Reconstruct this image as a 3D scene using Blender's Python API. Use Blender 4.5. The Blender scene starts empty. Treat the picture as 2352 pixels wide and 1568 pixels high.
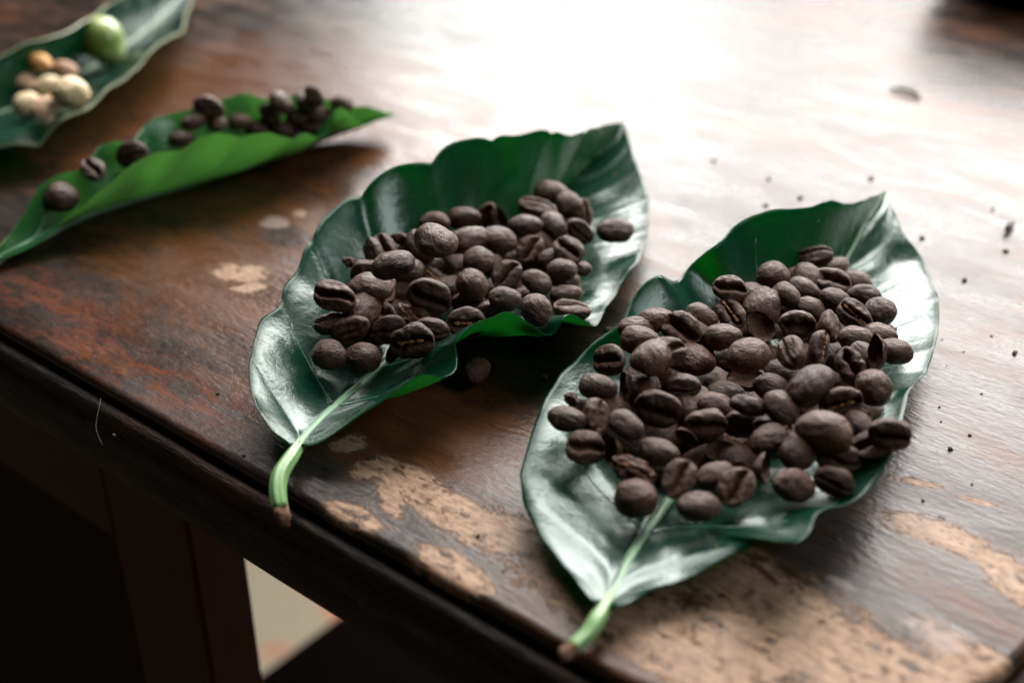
import bpy, bmesh, math, random
import numpy as np
from mathutils import Vector, Matrix, noise as mnoise

# ------------------------------------------------------------------ camera
S = 0.001                                   # everything below is written in millimetres
W0, H0 = 2352.0, 1568.0                     # pixel frame used for reading the photograph
FMM = 43.0
F = W0 * FMM / 36.0
PITCH = math.radians(30.0)
CAMH = 131.0
sc = bpy.context.scene
cam_d = bpy.data.cameras.new("camera"); cam = bpy.data.objects.new("camera", cam_d)
sc.collection.objects.link(cam); sc.camera = cam
cam.location = (0, 0, CAMH * S); cam.rotation_euler = (math.pi / 2 - PITCH, 0, 0)
cam_d.lens = FMM; cam_d.sensor_width = 36.0; cam_d.sensor_fit = 'HORIZONTAL'
cam_d.clip_start = 0.005; cam_d.clip_end = 50
cam_d.dof.use_dof = True; cam_d.dof.focus_distance = 0.236; cam_d.dof.aperture_fstop = 10.0
cam_d.dof.aperture_blades = 0

# ------------------------------------------------------------------ world, windows, exposure
w = bpy.data.worlds.new("World"); sc.world = w; w.use_nodes = True
bg = w.node_tree.nodes["Background"]; bg.inputs[0].default_value = (0.75, 0.88, 1.0, 1); bg.inputs[1].default_value = 0.018
sc.view_settings.view_transform = 'Standard'; sc.view_settings.look = 'None'
sc.view_settings.exposure = -0.1; sc.view_settings.gamma = 1.0

def window_light(name, x0, x1, z0, z1, y, watts, col):
    l = bpy.data.lights.new(name, 'AREA'); l.shape = 'RECTANGLE'; l.size = x1 - x0; l.size_y = z1 - z0
    l.energy = watts; l.color = col
    o = bpy.data.objects.new(name, l); sc.collection.objects.link(o)
    o.location = ((x0 + x1) / 2, y, (z0 + z1) / 2); o.rotation_euler = (math.radians(90), 0, 0)
    # area lights shine along -Z: turn it to face the table (-Y)
    o.rotation_euler = Vector((0, -1, 0)).to_track_quat('-Z', 'Z').to_euler()
    return o
window_light("window_light", -0.20, 0.42, 0.42, 2.0, 1.9, 76, (1.0, 0.975, 0.95))
window_light("window_light", 0.46, 1.6, 0.42, 2.0, 1.9, 125, (1.0, 0.94, 0.91))
window_light("window_light", -1.3, 1.6, 2.05, 3.6, 1.9, 250, (1.0, 0.96, 0.925))
def roof_light(x0, x1, y0, y1, z, watts, col):
    l = bpy.data.lights.new("roof_opening_light", 'AREA'); l.shape = 'RECTANGLE'; l.size = x1 - x0; l.size_y = y1 - y0; l.energy = watts; l.color = col
    o = bpy.data.objects.new("roof_opening_light", l); sc.collection.objects.link(o); o.location = ((x0 + x1) / 2, (y0 + y1) / 2, z)
roof_light(-0.1, 0.85, 0.45, 1.35, 1.6, 16, (1.0, 0.96, 0.93))

def side_window(x, y0, y1, z0, z1, watts, col):
    l = bpy.data.lights.new('side_window_light', 'AREA'); l.shape = 'RECTANGLE'; l.size = y1 - y0; l.size_y = z1 - z0; l.energy = watts; l.color = col
    o = bpy.data.objects.new('side_window_light', l); sc.collection.objects.link(o); o.location = (x, (y0 + y1) / 2, (z0 + z1) / 2); o.rotation_euler = Vector((-1, 0, 0)).to_track_quat('-Z', 'Z').to_euler()
side_window(1.3, -0.5, 0.35, 0.6, 1.75, 22, (0.97, 0.985, 1.0))
sc.cycles.max_bounces = 6; sc.cycles.use_denoising = True
C = sc.collection
rng = random.Random(7); nrng = np.random.RandomState(11)

# ------------------------------------------------------------------ pixel -> place
CP, SP = math.cos(PITCH), math.sin(PITCH)
CAM = np.array([0, 0, CAMH])
def ray(px, py):
    u = (px - W0 / 2) / F; v = -(py - H0 / 2) / F
    return np.array([u, CP + v * SP, -SP + v * CP])
def P(px, py, z=0.0):
    d = ray(px, py); return CAM + d * ((z - CAMH) / d[2])
def depth_of(p): return (p - CAM) @ np.array([0, CP, -SP])

# ------------------------------------------------------------------ object helpers
def tag(o, label=None, cat=None, group=None, kind=None):
    if label: o['label'] = label
    if cat: o['category'] = cat
    if group: o['group'] = group
    if kind: o['kind'] = kind
    return o
def link(name, me, parent=None, loc=None):
    o = bpy.data.objects.new(name, me); C.objects.link(o)
    if parent: o.parent = parent
    if loc is not None: o.location = loc
    return o
def mesh(name, verts, faces, mats, smooth=True, mat_idx=None):
    me = bpy.data.meshes.new(name)
    me.from_pydata([tuple(float(c) * S for c in v) for v in verts], [], [tuple(f) for f in faces])
    for m in (mats if isinstance(mats, (list, tuple)) else [mats]): me.materials.append(m)
    if smooth: me.polygons.foreach_set('use_smooth', [True] * len(me.polygons))
    if mat_idx is not None: me.polygons.foreach_set('material_index', mat_idx)
    me.update(); return me
def empty(name, loc=(0, 0, 0)):
    o = bpy.data.objects.new(name, None); C.objects.link(o); o.location = loc; o.empty_display_size = 0.01; return o
def box_bm(bm, x0, x1, y0, y1, z0, z1, bev=0.0):
    r = bmesh.ops.create_cube(bm, size=1)
    for v in r['verts']:
        v.co = Vector((x0 + (v.co.x + .5) * (x1 - x0), y0 + (v.co.y + .5) * (y1 - y0), z0 + (v.co.z + .5) * (z1 - z0))) * S
    if bev:
        es = list({e for v in r['verts'] for e in v.link_edges})
        bmesh.ops.bevel(bm, geom=es, offset=bev * S, segments=2, affect='EDGES')
def bm_obj(name, bm, mat, parent=None):
    me = bpy.data.meshes.new(name); bm.to_mesh(me); bm.free(); me.materials.append(mat)
    return link(name, me, parent)
def tube(pts, radii, sides=10, flat=1.0, cap=True):
    """tube along pts; returns verts, faces"""
    pts = np.array(pts, float); n = len(pts); V = []; Fc = []
    for i in range(n):
        t = pts[min(i + 1, n - 1)] - pts[max(i - 1, 0)]; t /= np.linalg.norm(t) + 1e-9
        s = np.cross(t, [0, 0, 1.0]); s /= np.linalg.norm(s) + 1e-9; b = np.cross(s, t)
        for k in range(sides):
            a = 2 * math.pi * k / sides
            V.append(pts[i] + radii[i] * (math.cos(a) * s + flat * math.sin(a) * b))
    for i in range(n - 1):
        for k in range(sides):
            k2 = (k + 1) % sides
            Fc.append((i * sides + k, i * sides + k2, (i + 1) * sides + k2, (i + 1) * sides + k))
    if cap:
        Fc.append(tuple(range(sides))[::-1]); Fc.append(tuple((n - 1) * sides + k for k in range(sides)))
    return V, Fc
def smooth_curve(pts, n):
    """Catmull-Rom through pts, resampled evenly to n points"""
    p = np.array(pts, float); q = np.vstack([2 * p[0] - p[1], p, 2 * p[-1] - p[-2]]); out = []
    for i in range(1, len(q) - 2):
        for t in np.linspace(0, 1, 12, endpoint=False):
            a, b, c, d = q[i - 1], q[i], q[i + 1], q[i + 2]
            out.append(.5 * ((2 * b) + (-a + c) * t + (2 * a - 5 * b + 4 * c - d) * t * t + (-a + 3 * b - 3 * c + d) * t ** 3))
    out.append(p[-1]); out = np.array(out)
    s = np.r_[0, np.cumsum(np.linalg.norm(np.diff(out, axis=0), axis=1))]
    u = np.linspace(0, s[-1], n)
    return np.stack([np.interp(u, s, out[:, k]) for k in range(3)], 1)

# ------------------------------------------------------------------ node helpers
class N:
    def __init__(self, name):
        self.m = bpy.data.materials.new(name); self.m.use_nodes = True; self.t = self.m.node_tree; self.t.nodes.clear()
        self.out = self.n('ShaderNodeOutputMaterial')
    def n(self, typ, **kw):
        o = self.t.nodes.new(typ)
        for k, v in kw.items(): setattr(o, k, v)
        return o
    def l(self, a, b): self.t.links.new(a, b)
    def put(self, sock, v):
        if hasattr(v, 'links') or hasattr(v, 'is_output'): self.l(v, sock)
        elif isinstance(v, (tuple, list)) and sock.type == 'RGBA' and len(v) == 3: sock.default_value = (*v, 1)
        else: sock.default_value = v
    def math(self, op, a, b=0.0, c=0.0, clamp=False):
        o = self.n('ShaderNodeMath', operation=op, use_clamp=clamp)
        for s, v in zip(o.inputs, (a, b, c)): self.put(s, v)
        return o.outputs[0]
    def ss(self, v, a, b, lo=0.0, hi=1.0):
        o = self.n('ShaderNodeMapRange', interpolation_type='SMOOTHSTEP')
        for s, x in zip(o.inputs, (v, a, b, lo, hi)): self.put(s, x)
        return o.outputs[0]
    def mix(self, f, a, b, mode='MIX'):
        o = self.n('ShaderNodeMix', data_type='RGBA', blend_type=mode)
        self.put(o.inputs[0], f); self.put(o.inputs[6], a); self.put(o.inputs[7], b); return o.outputs[2]
    def co(self, kind='Object'): return self.n('ShaderNodeTexCoord').outputs[kind]
    def mapp(self, v, loc=(0, 0, 0), rot=(0, 0, 0), scale=(1, 1, 1), typ='POINT'):
        o = self.n('ShaderNodeMapping', vector_type=typ); self.l(v, o.inputs[0])
        o.inputs[1].default_value = loc; o.inputs[2].default_value = rot; o.inputs[3].default_value = scale; return o.outputs[0]
    def noise(self, v, scale, detail=4, rough=.55, dist=0.0, out=0):
        o = self.n('ShaderNodeTexNoise'); self.l(v, o.inputs['Vector']); o.inputs['Scale'].default_value = scale
        o.inputs['Detail'].default_value = detail; o.inputs['Roughness'].default_value = rough; o.inputs['Distortion'].default_value = dist
        return o.outputs[out]
    def vor(self, v, scale, feat='F1', out=0):
        o = self.n('ShaderNodeTexVoronoi', feature=feat); self.l(v, o.inputs['Vector']); o.inputs['Scale'].default_value = scale
        return o.outputs[out]
    def bump(self, h, strength, dist, nrm=None):
        o = self.n('ShaderNodeBump'); self.put(o.inputs['Height'], h); o.inputs['Strength'].default_value = strength
        o.inputs['Distance'].default_value = dist
        if nrm is not None: self.l(nrm, o.inputs['Normal'])
        return o.outputs[0]
    def bsdf(self, **kw):
        o = self.n('ShaderNodeBsdfPrincipled')
        for k, v in kw.items(): self.put(o.inputs[k.replace('_', ' ')], v)
        return o.outputs[0]
    def done(self, s): self.l(s, self.out.inputs[0]); return self.m
def simple(name, col, rough=.6, bump_scale=900, bump=.3, var=.35, spec=.4):
    a = N(name); v = a.co(); n1 = a.noise(v, bump_scale, 5)
    c = a.mix(a.math('MULTIPLY', a.noise(v, bump_scale * .25, 3), var * 2), col, tuple(x * .35 for x in col))
    return a.done(a.bsdf(Base_Color=c, Roughness=rough, Specular_IOR_Level=spec, Normal=a.bump(n1, bump, .0004)))

# ------------------------------------------------------------------ table frame (e along the front edge, nn into the table)
EO = P(0, 744); EE = P(1164, 1402) - EO; EE /= np.linalg.norm(EE); NN = np.array([-EE[1], EE[0], 0.0])
EANG = math.atan2(EE[1], EE[0])
def T(a, d, z=0.0): return EO + EE * a + NN * d + np.array([0, 0, z])

# blobs: list of (px, py, radius along grain mm, radius across mm, twist)
def blob(a, v, items, jag=None):
    res = None
    for (px, py, ra, rc, tw) in items:
        g = P(px, py) * S
        m = a.mapp(v, loc=(g[0], g[1], 0), rot=(0, 0, EANG + math.radians(tw)), scale=(ra * S, rc * S, 1), typ='TEXTURE')
        l = a.n('ShaderNodeVectorMath', operation='LENGTH'); a.l(m, l.inputs[0]); d = l.outputs['Value']
        res = d if res is None else a.math('MINIMUM', res, d)
    return res

def table_material(name, top=True):
    a = N(name); v0 = a.co()
    flat = a.n('ShaderNodeVectorMath', operation='MULTIPLY'); a.l(v0, flat.inputs[0]); flat.inputs[1].default_value = (1, 1, 0 if top else 1); v = flat.outputs[0]
    g = a.mapp(a.mapp(v, rot=(0, 0, -EANG)), scale=(0.16, 1, 1))           # grain space, stretched along the edge
    g2 = a.mapp(a.mapp(v, rot=(0, 0, -EANG)), scale=(0.4, 1, 1))
    grain = a.noise(g, 420, 6, .62, .4); fine = a.noise(g, 1700, 4, .6)
    big = a.noise(g2, 26, 5, .6, .8); mid = a.noise(g2, 85, 6, .65, .5); jag = a.noise(g2, 190, 9, .74, .6); jag2 = a.noise(a.mapp(a.mapp(v, rot=(0, 0, -EANG)), scale=(.7, 1, 1)), 520, 6, .7, .4)
    dark = a.mix(grain, (0.0030, 0.0024, 0.0024), (0.0204, 0.0132, 0.0096))
    warm = a.mix(grain, (.030, .010, .0035), (.125, .045, .014))
    red = a.mix(fine, (0.0540, 0.0132, 0.0048), (0.1440, 0.0390, 0.0132))
    tanc = a.mix(a.ss(a.math('ADD', a.math('MULTIPLY', fine, .35), a.math('MULTIPLY', jag2, .65)), .40, .60), (0.150, 0.092, 0.058), (0.260, 0.168, 0.108))
    col = a.mix(a.ss(a.math('ADD', a.math('MULTIPLY', big, .6), a.math('MULTIPLY', mid, .4)), .48, .66), dark, warm)
    J = a.math('MULTIPLY', a.math('SUBTRACT', a.math('ADD', a.math('ADD', a.math('MULTIPLY', jag, .45), a.math('MULTIPLY', jag2, .25)), a.math('MULTIPLY', mid, .30)), .5), 7.0)
    def mask(items, soft=.16, amt=1.0, both=False):
        d = a.math('ADD', blob(a, v, items), a.math('MULTIPLY', J, amt)); return (a.ss(d, 1.0 + soft, 1.0 - soft), d) if both else a.ss(d, 1.0 + soft, 1.0 - soft)
    if top:
        greym = mask([(2220, 900, 30, 22, 0), (2280, 1340, 40, 9, 0), (1950, 1320, 16, 8, 0), (900, 1130, 16, 7, 0), (1080, 1240, 26, 6, 0), (330, 960, 20, 9, 0), (560, 1000, 22, 8, 0), (1800, 1080, 30, 14, 0)], .5, .9)
        greyc = a.mix(grain, (0.0180, 0.0174, 0.0186), (0.0690, 0.0588, 0.0540))
        col = a.mix(a.math('MULTIPLY', greym, .6), col, greyc)
        warmm = mask([(560, 640, 40, 26, 0), (1000, 980, 30, 14, 0), (600, 230, 80, 60, 0), (760, 560, 50, 20, 0)], .5, .7)
        col = a.mix(a.math('MULTIPLY', warmm, .65), col, warm)
        redm = mask([(230, 800, 22, 9, 0), (300, 860, 24, 8, 0), (470, 930, 20, 9, 10), (430, 1020, 12, 5, 0), (120, 690, 30, 8, 0), (860, 1060, 12, 4, 0), (1000, 1150, 9, 3, 0), (1060, 1180, 8, 3, 0)], .4, 1.2)
        col = a.mix(a.math('MULTIPLY', a.math('MULTIPLY', redm, .7), a.ss(jag, .44, .60)), col, red)
        tanm, tand = mask([(560, 625, 6.5, 4.6, 40), (575, 660, 4, 2.0, 60), (690, 490, 3, 2, 0),
                     (1000, 1160, 12, 4.2, -12), (1090, 1195, 13, 5.0, 10), (1140, 1210, 10, 5, 0), (900, 1140, 6, 2.2, -30), (860, 1075, 3.6, 2.6, 70), (800, 1020, 2.6, 2.2, 60), (810, 1180, 5, 2, 0), (1030, 1290, 6, 2.6, 0), (1080, 1330, 5, 2, 0),
                     (1520, 1440, 28, 7, 0), (1760, 1380, 26, 8, 0), (1900, 1480, 28, 9, 0), (1650, 1530, 24, 7, 0), (1500, 1300, 12, 7, 0),
                     (2170, 1230, 11, 3.2, 6), (2260, 1270, 7, 2.6, 0), (2330, 1350, 7, 3.0, -30), (2240, 1150, 3.6, 0.9, 10), (2110, 1110, 4.0, 1.4, 20), (2200, 1500, 9, 4, 0), (1560, 1250, 5, 2, 0)], .07, 1.0, True)
        halo = a.math('MULTIPLY', a.ss(tand, 1.75, 1.0), a.ss(jag2, .42, .55))
        speck = a.ss(a.vor(a.mapp(v, scale=(1, 1, 1)), 330), .10, .17)
        tan2 = a.mix(speck, (.12, .09, .075), tanc)
        tanm = a.math('MULTIPLY', tanm, a.ss(a.math('ADD', a.math('MULTIPLY', grain, .2), a.math('MULTIPLY', jag2, .8)), .31, .42))
        tanm = a.math('MULTIPLY', tanm, a.ss(a.math('ADD', a.math('MULTIPLY', jag, .6), a.math('MULTIPLY', jag2, .4)), .38, .46))
        col = a.mix(halo, col, a.mix(grain, (.03, .017, .010), (.12, .066, .036)))
        col = a.mix(tanm, col, tan2)
        whitem = mask([(2140, 1440, 5.5, 1.7, 24), (2150, 1470, 4.0, 2.0, 0), (1932, 1338, 2.4, 1.1, 0), (627, 512, 3.6, 3.6, 0)], .35, .6)
        col = a.mix(a.math('MULTIPLY', whitem, .6), col, (.22, .18, .165))
        knot = mask([(650, 540, 7, 5, 0), (1360, 1130, 5, 2, 0)], .5, .4)
        col = a.mix(a.math('MULTIPLY', a.math('MULTIPLY', knot, a.math('SUBTRACT', 1.0, whitem)), .7), col, (.012, .012, .014))
        pit = a.ss(a.noise(v, 620, 2, .5), .70, .76)
        col = a.mix(pit, col, (.012, .010, .009))
        rough = a.math('ADD', a.math('ADD', a.math('ADD', .14, a.math('MULTIPLY', a.ss(mid, .35, .65), .13)), a.math('MULTIPLY', fine, .14)), a.math('MULTIPLY', a.math('MAXIMUM', tanm, a.math('MULTIPLY', mid, .35)), .22))
        hgt = a.math('SUBTRACT', a.math('ADD', a.math('MULTIPLY', grain, .6), a.math('MULTIPLY', a.noise(g2, 900, 3, .6), .8)), a.math('MULTIPLY', tanm, .35))
        nb = a.bump(hgt, .8, .00030)
        nb = a.bump(a.noise(g2, 45, 3), .25, .0012, nb)
        return a.done(a.bsdf(Base_Color=col, Roughness=rough, Specular_IOR_Level=.14, Normal=nb))
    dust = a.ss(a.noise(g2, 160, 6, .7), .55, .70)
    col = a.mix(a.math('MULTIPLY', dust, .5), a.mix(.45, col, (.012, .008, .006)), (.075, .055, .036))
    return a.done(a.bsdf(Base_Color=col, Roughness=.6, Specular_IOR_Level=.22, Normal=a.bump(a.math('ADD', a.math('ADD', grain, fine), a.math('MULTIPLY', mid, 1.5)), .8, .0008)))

M_TOP = table_material('worn_varnished_wood', True)
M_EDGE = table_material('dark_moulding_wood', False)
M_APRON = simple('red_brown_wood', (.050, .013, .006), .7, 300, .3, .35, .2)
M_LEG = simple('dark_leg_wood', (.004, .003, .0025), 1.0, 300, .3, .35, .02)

# ------------------------------------------------------------------ the table
A0, A1, DEPTH, RC = -900.0, 209.5, 560.0, 48.0
def outline(o):
    """closed outline of the top, grown outward by o mm; list of (a, d)"""
    pts = [(A0 - o, -o)]
    for k in range(61): pts.append((A0 + (A1 - RC - A0) * (k / 60), -o)) if k else None
    for k in range(1, 33):
        t = -math.pi / 2 + (math.pi / 2) * k / 32; r = RC + o
        pts.append((A1 - RC + r * math.cos(t), RC + r * math.sin(t)))
    for k in range(1, 33):
        t = (math.pi / 2) * k / 32; r = RC + o
        pts.append((A1 - RC + r * math.cos(t), DEPTH - RC + r * math.sin(t)))
    pts.append((A0 - o, DEPTH + o)); return pts
def wob(a, d, k, amp): return amp * (mnoise.noise(Vector((a * .06, d * .06, k))) + .5 * mnoise.noise(Vector((a * .25, d * .25, k + 9))))
def sweep(profile, close_top=False, close_bot=False, amp=.35):
    V = []; Fc = []; n = len(outline(0))
    for k, (o, z) in enumerate(profile):
        for (aa, dd) in outline(o):
            V.append(T(aa, dd + wob(aa, dd, k, amp if 0 < k else 0), z + wob(aa, dd, k + 40, amp * .6 if 0 < k else 0)))
    for k in range(len(profile) - 1):
        for i in range(n):
            j = (i + 1) % n; Fc.append((k * n + i, (k + 1) * n + i, (k + 1) * n + j, k * n + j))
    if close_top: Fc.append(tuple(range(n)))
    if close_bot: Fc.append(tuple((len(profile) - 1) * n + i for i in range(n))[::-1])
    return V, Fc
table = empty('wooden_table', tuple(T(-200, 250, -720) * S))
tag(table, 'worn dark varnished wooden table with chipped finish, under the leaves of coffee beans', 'table')
def tpart(name, V, Fc, mat, smooth=True):
    o = link(name, mesh(name, V, Fc, mat, smooth)); o.parent = table; o.matrix_parent_inverse = Matrix.Translation(-Vector(table.location)); return o
V, Fc = sweep([(-1.2, 0), (-.3, -.15), (.3, -.7), (.55, -1.6), (.4, -2.6), (-.6, -3.4), (-2.0, -3.8), (-2.0, -19.6)], True, True, .30)
tpart('tabletop', V, Fc, M_TOP)
V, Fc = sweep([(-1.9, -3.9), (.8, -3.7), (2.0, -3.5), (2.7, -4.0), (3.1, -5.2), (3.0, -6.6), (3.2, -7.4), (3.8, -8.4), (4.6, -10), (5.2, -12.2), (5.4, -14.5), (5.1, -17), (4.2, -18.8), (2.8, -19.6), (-1.9, -19.8)], False, False, .28)
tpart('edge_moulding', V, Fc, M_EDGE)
def tbox(name, a0, a1, d0, d1, z0, z1, mat):
    bm = bmesh.new(); box_bm(bm, a0, a1, d0, d1, z0, z1, 1.2)
    for vv in bm.verts:
        q = T(vv.co.x / S, vv.co.y / S, vv.co.z / S); vv.co = Vector(q) * S
    o = bm_obj(name, bm, mat); o.parent = table; o.matrix_parent_inverse = Matrix.Translation(-Vector(table.location)); return o
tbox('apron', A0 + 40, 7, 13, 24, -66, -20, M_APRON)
tbox('shade_panel', A0 + 40, 7, 25, 32, -700, -20.5, simple('shade_panel_brown', (.022, .008, .005), .8, 200, .3, .4, .1))  # added dark sheet in place of the shaded floor under the table
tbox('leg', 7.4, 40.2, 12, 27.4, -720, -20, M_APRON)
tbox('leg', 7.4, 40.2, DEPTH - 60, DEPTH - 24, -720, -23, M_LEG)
tbox('floor_shade_board', -188, 165, 60, DEPTH - 20, -392, -370, M_LEG)  # added near-black board, its edge stands in for the shadow edge on the floor
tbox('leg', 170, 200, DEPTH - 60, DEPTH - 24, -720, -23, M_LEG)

# ------------------------------------------------------------------ floor
a = N('concrete_floor'); v = a.co()
c = a.mix(a.noise(v, 9, 5), (.15, .145, .095), (.24, .19, .13)); c = a.mix(a.ss(a.noise(v, 14, 4), .56, .68), c, (.30, .09, .04)); c = a.mix(a.ss(a.noise(v, 22, 3), .62, .7), c, (.08, .085, .08))
M_FLOOR = a.done(a.bsdf(Base_Color=c, Roughness=.7, Normal=a.bump(a.noise(v, 60, 5), .3, .004)))
fl = link('floor', mesh('floor', [(-4000, -3000, -720), (4000, -3000, -720), (4000, 5000, -720), (-4000, 5000, -720)], [(0, 1, 2, 3)], M_FLOOR, False)); tag(fl, 'stained pale concrete floor under the table', None, None, 'structure')

# ------------------------------------------------------------------ leaves
def leaf_top(name, hue, tr=.24, tc=(.015, .30, .07)):
    a = N(name); v = a.co(); n1 = a.noise(v, 60, 4); n2 = a.noise(v, 700, 4, .6)
    c = a.mix(n1, hue, tuple(x * 1.9 for x in hue))
    spot = a.ss(a.vor(v, 95), .045, .03); c = a.mix(a.math('MULTIPLY', spot, .8), c, (.30, .15, .05))
    p = a.n('ShaderNodeBsdfPrincipled'); a.put(p.inputs['Base Color'], c); a.put(p.inputs['Roughness'], a.math('ADD', .13, a.math('ADD', a.math('MULTIPLY', n2, .10), a.math('MULTIPLY', a.noise(v, 120, 5, .65), .16))))
    p.inputs['Specular IOR Level'].default_value = .72
    mg = a.n('ShaderNodeAttribute', attribute_name='margin').outputs['Fac']; a.put(p.inputs['Specular IOR Level'], a.math('SUBTRACT', .72, a.math('MULTIPLY', mg, .6)))
    p.inputs['Specular Tint'].default_value = (.84, 1.0, .95, 1)
    nb = a.bump(a.math('ADD', n2, a.math('MULTIPLY', a.noise(v, 260, 3), 1.5)), .25, .0003)
    nb = a.bump(a.ss(a.vor(v, 620, 'DISTANCE_TO_EDGE'), 0.0, .12), .07, .0001, nb); a.l(nb, p.inputs['Normal'])
    t = a.n('ShaderNodeBsdfTranslucent'); t.inputs[0].default_value = (*tc, 1)
    m = a.n('ShaderNodeMixShader'); m.inputs[0].default_value = tr; a.l(p.outputs[0], m.inputs[1]); a.l(t.outputs[0], m.inputs[2])
    return a.done(m.outputs[0])
def leaf_under(name, base, trans, mixf):
    a = N(name); v = a.co(); n1 = a.noise(v, 70, 4)
    c = a.mix(n1, base, tuple(x * 1.6 for x in base))
    p = a.n('ShaderNodeBsdfPrincipled'); a.put(p.inputs['Base Color'], c); p.inputs['Roughness'].default_value = .5; p.inputs['Specular IOR Level'].default_value = .3
    t = a.n('ShaderNodeBsdfTranslucent'); t.inputs[0].default_value = (*trans, 1)
    m = a.n('ShaderNodeMixShader'); m.inputs[0].default_value = mixf; a.l(p.outputs[0], m.inputs[1]); a.l(t.outputs[0], m.inputs[2])
    return a.done(m.outputs[0])
M_LTOP = leaf_top('glossy_leaf_green', (.0006, .0165, .0095))
M_LTOP3 = leaf_top('backlit_leaf_green', (.006, .040, .012), .32, (.20, .46, .12))  # lighter leaf green for the folded leaf, its backlight put into the colour
M_LRIM4 = simple('pale_beige_rim', (.17, .20, .09), .5, 700, .3)
M_LUND = leaf_under('leaf_underside_green', (.05, .17, .06), (.20, .52, .16), .40)
M_LUND3 = leaf_under('backlit_leaf_underside', (.20, .34, .13), (.40, .66, .36), .45)  # lightened copy of the underside green, light shining through painted in
M_LRIM = simple('pale_leaf_rim', (.008, .050, .022), .7, 900, .2, .35, .05)
M_VEIN = simple('pale_green_vein', (.17, .33, .19), .4, 900, .2)
M_SVEIN = simple('side_vein_green', (.03, .13, .065), .22, 900, .1, .3, .8)
M_STEM = simple('fresh_leaf_stalk', (.17, .32, .12), .38, 500, .2)
M_STEMEND = simple('dry_brown_stalk_end', (.12, .06, .03), .85, 900, .8)

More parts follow.
